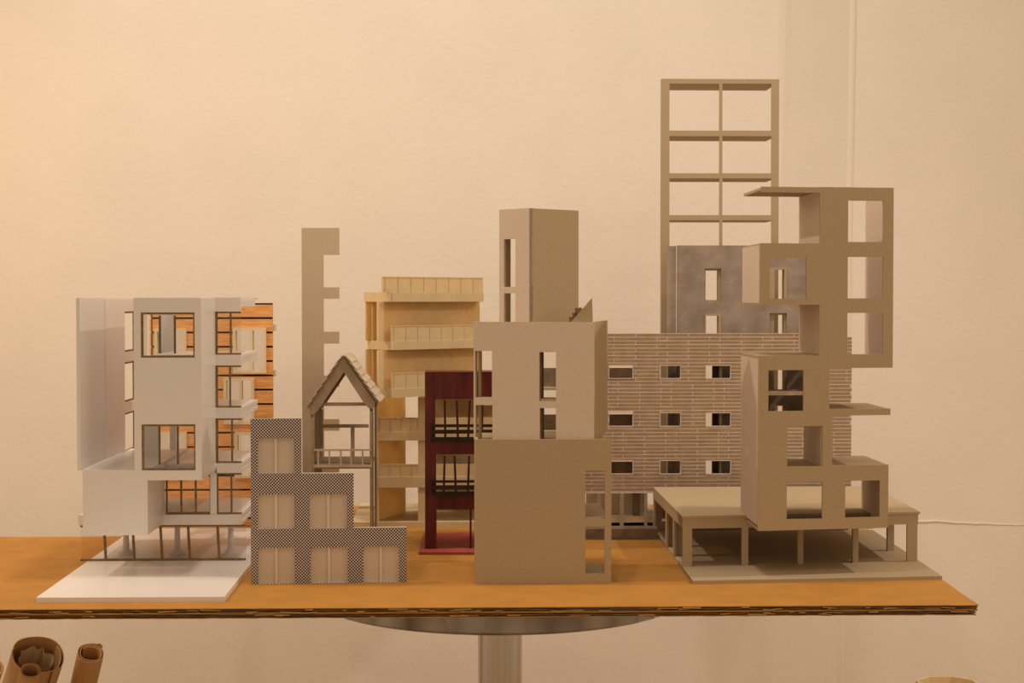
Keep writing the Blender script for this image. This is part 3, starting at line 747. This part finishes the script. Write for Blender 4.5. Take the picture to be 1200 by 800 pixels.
arc = [math.radians(200 + 160 * k / seg) for k in range(seg + 1)]
outp = [(cxy.x + r_ * math.cos(a), cxy.y + r_ * math.sin(a)) for a in arc] + [(cxy.x + rin * math.cos(a), cxy.y + rin * math.sin(a)) for a in arc[::-1]]
B().plan(outp, TABLE + zs1, TABLE + zt_ + .006).out('curved_wall', 'drum', R_, 'pale curved card wall', False)
a = fr.rect((742, 578, 750, 607), .02); B().box(fr, a[0], a[2], .02, .03, zs1, z0).out('column', 'rod', R_, 'dark grey column')

# ------------------------------------------------------------------ 10. plaster block with open frame tower
fr = Fr((at(850, 600, 2.39).x, 2.39, TABLE))
R_ = thing('frame_tower_model', 'grey plaster block model with a tall open board frame rising behind it', 'model', fr)
P = fr.uz
u0, u1 = P(783, 340)[0], P(947, 340)[0]; zt = P(860, 287.5)[1]
wins = []
for k in range(6):
    y0 = 314.5 + 53.2 * k
    if y0 + 40 > 612: continue
    wins += [(826, y0, 845, y0 + 40), (902, y0 - 1, 922, y0 + 39)]
wr = [fr.rect(r) for r in wins]
us = P(792.5, 340)[0]
B().grid(fr, [(us + .0008, 0, u1, zt)], wr, 0, .014).out('plaster_panel', 'stone', R_)
B().box(fr, u0, us, .0015, .014, 0, zt - .001).out('edge_strip', 'stone', R_)
B().box(fr, us - .0004, us + .0008, -.0008, .012, 0, zt).out('corner_bead', 'mortar', R_, 'pale corner bead')
for k, r in enumerate(wr):
    e = .0028; d0 = .004 if k in (0, 3, 5) else -.0008
    B().grid(fr, [r], [(r[0] + e * (.6 if k % 2 == 0 else 2.6), r[1] + e * 1.4, r[2] - e * 1.3, r[3] - e)], d0, .017).out('window_frame', 'board', R_, 'tan board window frame')
# open frame
dk = .042; dd = .085
fk = Fr(fr.w(0, dk, 0))
K = fk.uz
o0 = fk.rect((775, 92.5, 912.5, 400)); o0 = (o0[0], 0, o0[2], o0[3])
ys = [(98, 153), (159.5, 203), (209, 252), (258, 306), (312, 360), (366, 412), (418, 466), (472, 520), (526, 572)]
ho = []
for a, c in ys:
    ho += [fk.rect((784.5, a, 843, c)), fk.rect((846.5, a, 904, c))]
lastz = min(h[1] for h in ho)
B().grid(fk, [o0], ho, 0, .0035).out('frame_front', 'board', R_)
for y0, y1 in ((93, 97.5), (154, 159), (203.5, 208.5), (252.5, 257.5), (306.5, 311.5)):
    z_, y_ = K(850, y0)[1], K(850, y1)[1]
    B().box(fk, o0[0] + .0125, o0[2] - .0035, .0035, dd, y_, y_ + .0035).out('floor_slab', 'board', R_)
B().box(fk, o0[0], o0[0] + .0035, .0035, .012, 0, o0[3]).out('side_strip', 'board', R_)
B().box(fk, o0[2] - .0035, o0[2], .0035, .012, 0, o0[3]).out('side_strip', 'board', R_)

# ------------------------------------------------------------------ 11. grey tower on its platform
zpl = TABLE + .0042
pp = hit(800, 664, zpl)
fr = Fr((pp.x, pp.y, TABLE), 6.0, 0.0)
R_ = thing('platform_tower_model', 'grey board tower model of offset open boxes standing on a columned platform', 'model', fr)
P = fr.uz; th = .0032
c = [hit(812, 684.5), hit(1104, 679), hit(1016, 620), hit(773, 631)]
rb = Vector((c[1].x + (hit(1024, 625).x - c[1].x) * 1.0, 2.262))
yb = 2.262
gx = c[1].x + (hit(1024, 625).x - c[1].x) * (yb - c[1].y) / (hit(1024, 625).y - c[1].y)
B().plan([(c[0].x, c[0].y), (c[1].x, c[1].y), (gx, yb), (c[3].x, yb)], TABLE, zpl).out('base_plate', 'board', R_)
zr = P(800, 604.5)[1]
ue = P(1077, 600)[0]
back = 2.262 - fr.o.y
r0 = fr.w(0, 0, 0); r1 = fr.w(ue, 0, 0); dxr = (gx - c[1].x) / (yb - c[1].y)
lx = (c[3].x - c[0].x) / (c[3].y - c[0].y)
pz = TABLE + zr
B().plan([(r0.x - .001, r0.y - .001), (r1.x + .001, r1.y - .001), (r1.x + dxr * (yb - r1.y), yb), (r0.x, yb)], pz - .003, pz).out('platform_roof', 'board', R_)
zb = P(900, 617.5)[1]
ub = P(1076, 610)[0]
B().box(fr, 0, ub, 0, .003, zb, zr - .003).out('front_beam', 'board', R_)
for x0, x1, y in ((800, 811, 664), (869.5, 877, 661), (935, 941.5, 660), (999.5, 1006, 659), (1063, 1075, 657)):
    a = fr.rect((x0, 620, x1, 655))
    dd = .004 if x1 - x0 > 9 else .007
    B().box(fr, a[0], a[2], 0, dd, .0042, zb).out('column', 'board', R_)
B().box(fr, 0, .003, .003, back - .001, zb, zr - .003).out('side_beam', 'board', R_)
for d in (.08, .155, back - .014):
    B().box(fr, 0, .003, d, d + .012, .0042, zb).out('column', 'board', R_)
    B().box(fr, .003, .012, d + .008, d + .011, .0042, zb).out('column_flange', 'board', R_)
for d, px_ in ((.085, 1044), (back - .02, 1019.5)):
    uu = fr.uz(px_, 625, d)[0]
    B().box(fr, uu - .0045, uu + .0045, d, d + .006, .0042, zr - .003).out('column', 'board', R_)
# the tower
D0, D1 = -.082, .035
sk = Fr(fr.w(0, 0, 0), 8.0, 0.0)
T = sk.uz
def tr(r): return sk.rect(r, D0)
zbt = zr + .0005
ubL = T(888.5, 600, D0)[0]
sol = [(892, 219.5, 1046.8, 226), (960.5, 219.5, 1046.8, 431), (890.5, 285, 961, 357), (888.5, 416.5, 971.5, 616), (940, 410, 975, 616), (960, 545, 1041, 616), (970, 479, 1043.5, 486.5)]
hol = [(994, 235, 1035, 283.5), (993.5, 301, 1035, 349.5), (993, 366.5, 1035, 415), (902, 301.5, 945, 350), (900.5, 433.5, 941.5, 481.5), (922.5, 499, 964, 546.5), (922, 564.5, 963.5, 608), (990.5, 563, 1031, 606)]
rs = [tr(r) for r in sol]; hs = [tr(r) for r in hol]
zlow = sk.uz(888.5, 618.5, D0)[1]
rs = [(r[0], zlow if r[1] < zlow + .006 else r[1], r[2], r[3]) for r in rs]
rs[4] = (tr((960, 410, 971.5, 616))[0], zlow, T(975, 560, D0)[0], T(970, 487, D0)[1])
tw = B().grid(sk, rs, hs, D0, D0 + th).out('tower_front', 'board', R_)
def wl(px_, y0, y1, left, name='tower_wall', m_='board', d1=D1):
    u = T(px_, (y0 + y1) / 2, D0)[0]; a, b_ = T(px_, y1, D0)[1], T(px_, y0, D0)[1]
    uu = (u, u + th) if left else (u - th, u)
    B().box(sk, uu[0], uu[1], D0 + th, d1, a, b_).out(name, m_, R_)
def fl3(x0, x1, y, top, name='tower_floor', d1=D1, y1=None):
    u0_, u1_ = T(x0, y, D0)[0], T(x1, y, D0)[0]; z_ = T((x0 + x1) / 2, y, D0)[1]
    B().box(sk, u0_, u1_, D0 + th, d1, z_ - th if top else z_, z_ if top else z_ + th).out(name, 'board', R_)
fl3(892, 963, 219.8, True, 'tower_roof')
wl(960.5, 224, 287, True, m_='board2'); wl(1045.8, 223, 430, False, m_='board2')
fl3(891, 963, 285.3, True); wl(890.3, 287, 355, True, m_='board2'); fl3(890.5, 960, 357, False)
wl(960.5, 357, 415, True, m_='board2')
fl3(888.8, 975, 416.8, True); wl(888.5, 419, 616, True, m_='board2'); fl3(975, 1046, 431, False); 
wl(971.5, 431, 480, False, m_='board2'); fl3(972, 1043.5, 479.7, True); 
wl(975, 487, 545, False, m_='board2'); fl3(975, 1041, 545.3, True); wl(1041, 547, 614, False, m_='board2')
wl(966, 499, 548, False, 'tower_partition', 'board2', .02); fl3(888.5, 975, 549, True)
uq0, uq1 = T(888.5, 600, D0)[0], T(1041, 600, D0)[0]
B().box(sk, uq0, uq1, D0, D1, zlow - .0035, zlow).out('tower_base', 'board', R_)

# ------------------------------------------------------------------ 12. rolled kraft paper by the wall
def paper_roll(name, label, top, foot, r, turns, m_, gap, rag, a0, label_in=None):
    """a sheet rolled into a spiral, standing from foot up to top"""
    top, foot = Vector(top), Vector(foot); ax = (top - foot).normalized()
    s1 = ax.cross(Vector((0, 1, 0))).normalized(); s2 = ax.cross(s1)
    t = thing(name, label, 'paper roll', foot, 'kraft paper rolls on the floor')
    n = int(40 * turns); b = B(); vs = []; L = (top - foot).length
    for k in range(n + 1):
        a = a0 + 2 * math.pi * turns * k / n; rr_ = r - gap * turns * k / n
        for off in (0, -.0012):
            rad = s1 * math.cos(a) * (rr_ + off) + s2 * math.sin(a) * (rr_ + off)
            e = rag * math.sin(3.1 * a + .7) + (rag * 2.2 if k < 3 else 0)
            vs += [foot + rad, foot + rad + ax * (L + e)]
    fs = []
    for k in range(n):
        q = 4 * k
        fs += [(q, q + 4, q + 5, q + 1), (q + 2, q + 3, q + 7, q + 6), (q + 1, q + 5, q + 7, q + 3), (q, q + 2, q + 6, q + 4)]
    fs += [(0, 1, 3, 2), (4 * n, 4 * n + 2, 4 * n + 3, 4 * n + 1)]
    b.add(vs, fs).out('rolled_sheet', m_, t, None, True)
    return t, s1, s2, ax
def roll_at(name, label, px_, py, Y, foot_dx, foot_dy, r, turns, m_, gap, rag, a0):
    p = at(px_, py, Y); return paper_roll(name, label, p, (p.x + foot_dx, p.y + foot_dy, 0.004), r, turns, m_, gap, rag, a0), p
(rt, s1, s2, ax), p = roll_at('paper_roll', 'widest kraft paper roll, open and loosely coiled, with crumpled paper inside', 44, 767, 2.30, -.26, .38, .038, 1.25, 'roll', .004, .002, 2.6)
inn = B()
for k in range(26):                              # the crumpled inner sheet
    a = 2 * math.pi * k / 25 * 1.15 + 1; r_ = .023 + random.uniform(-.004, .004)
    q = p + s1 * math.cos(a) * r_ + s2 * math.sin(a) * r_ - ax * (.006 + .008 * ((k * 7) % 5) / 5)
    if k: inn.add([pq - ax * .2, pq, q, q - ax * .2], [(0, 1, 2, 3)])
    pq = q
inn.out('crumpled_sheet', 'rollp', rt, 'pale crumpled inner sheet')
roll_at('paper_roll', 'narrow kraft paper tube in front of the widest roll', 36, 785, 2.23, -.24, .365, .0145, 2.0, 'roll', .0015, .0008, .4)
(rt, s1, s2, ax), p = roll_at('paper_roll', 'kraft paper roll standing alone beside the widest roll', 107, 765, 2.33, -.20, .36, .0205, 2.3, 'roll', .003, .0012, 4.2)
roll_at('paper_roll', 'kraft paper roll half hidden behind the left side of the widest roll', -9, 781, 2.40, -.26, .30, .018, 2.0, 'roll', .002, .001, 1.0)

# ------------------------------------------------------------------ 13. cream faceted card piece, lower right
cp_ = at(1112, 800, 2.33); tz = cp_.z
t = thing('card_tube', 'hollow eight sided cream card tube standing on the floor by the right wall', 'card model', (cp_.x, 2.33, 0))
def ringpts(r, z, n=8): return [(cp_.x + r * math.cos(2 * math.pi * (k + .5) / n), 2.33 + r * math.sin(2 * math.pi * (k + .5) / n), z) for k in range(n)]
n = 8; rows = [ringpts(.046, 0), ringpts(.047, tz), ringpts(.043, tz), ringpts(.042, 0)]
for k in range(n):
    j = (k + 1) % n
    B().add([rows[0][k], rows[0][j], rows[1][j], rows[1][k], rows[3][k], rows[3][j], rows[2][j], rows[2][k]],
            [(0, 1, 2, 3), (7, 6, 5, 4), (3, 2, 6, 7), (0, 4, 5, 1), (1, 5, 6, 2), (0, 3, 7, 4)]).out('side_panel', 'cream', t)
B().add(ringpts(.0425, tz - .03) + ringpts(.0425, tz - .027), [tuple(range(7, -1, -1)), tuple(range(8, 16))] + [(k, (k + 1) % 8, 8 + (k + 1) % 8, 8 + k) for k in range(8)]).out('inner_floor', 'cream', t)
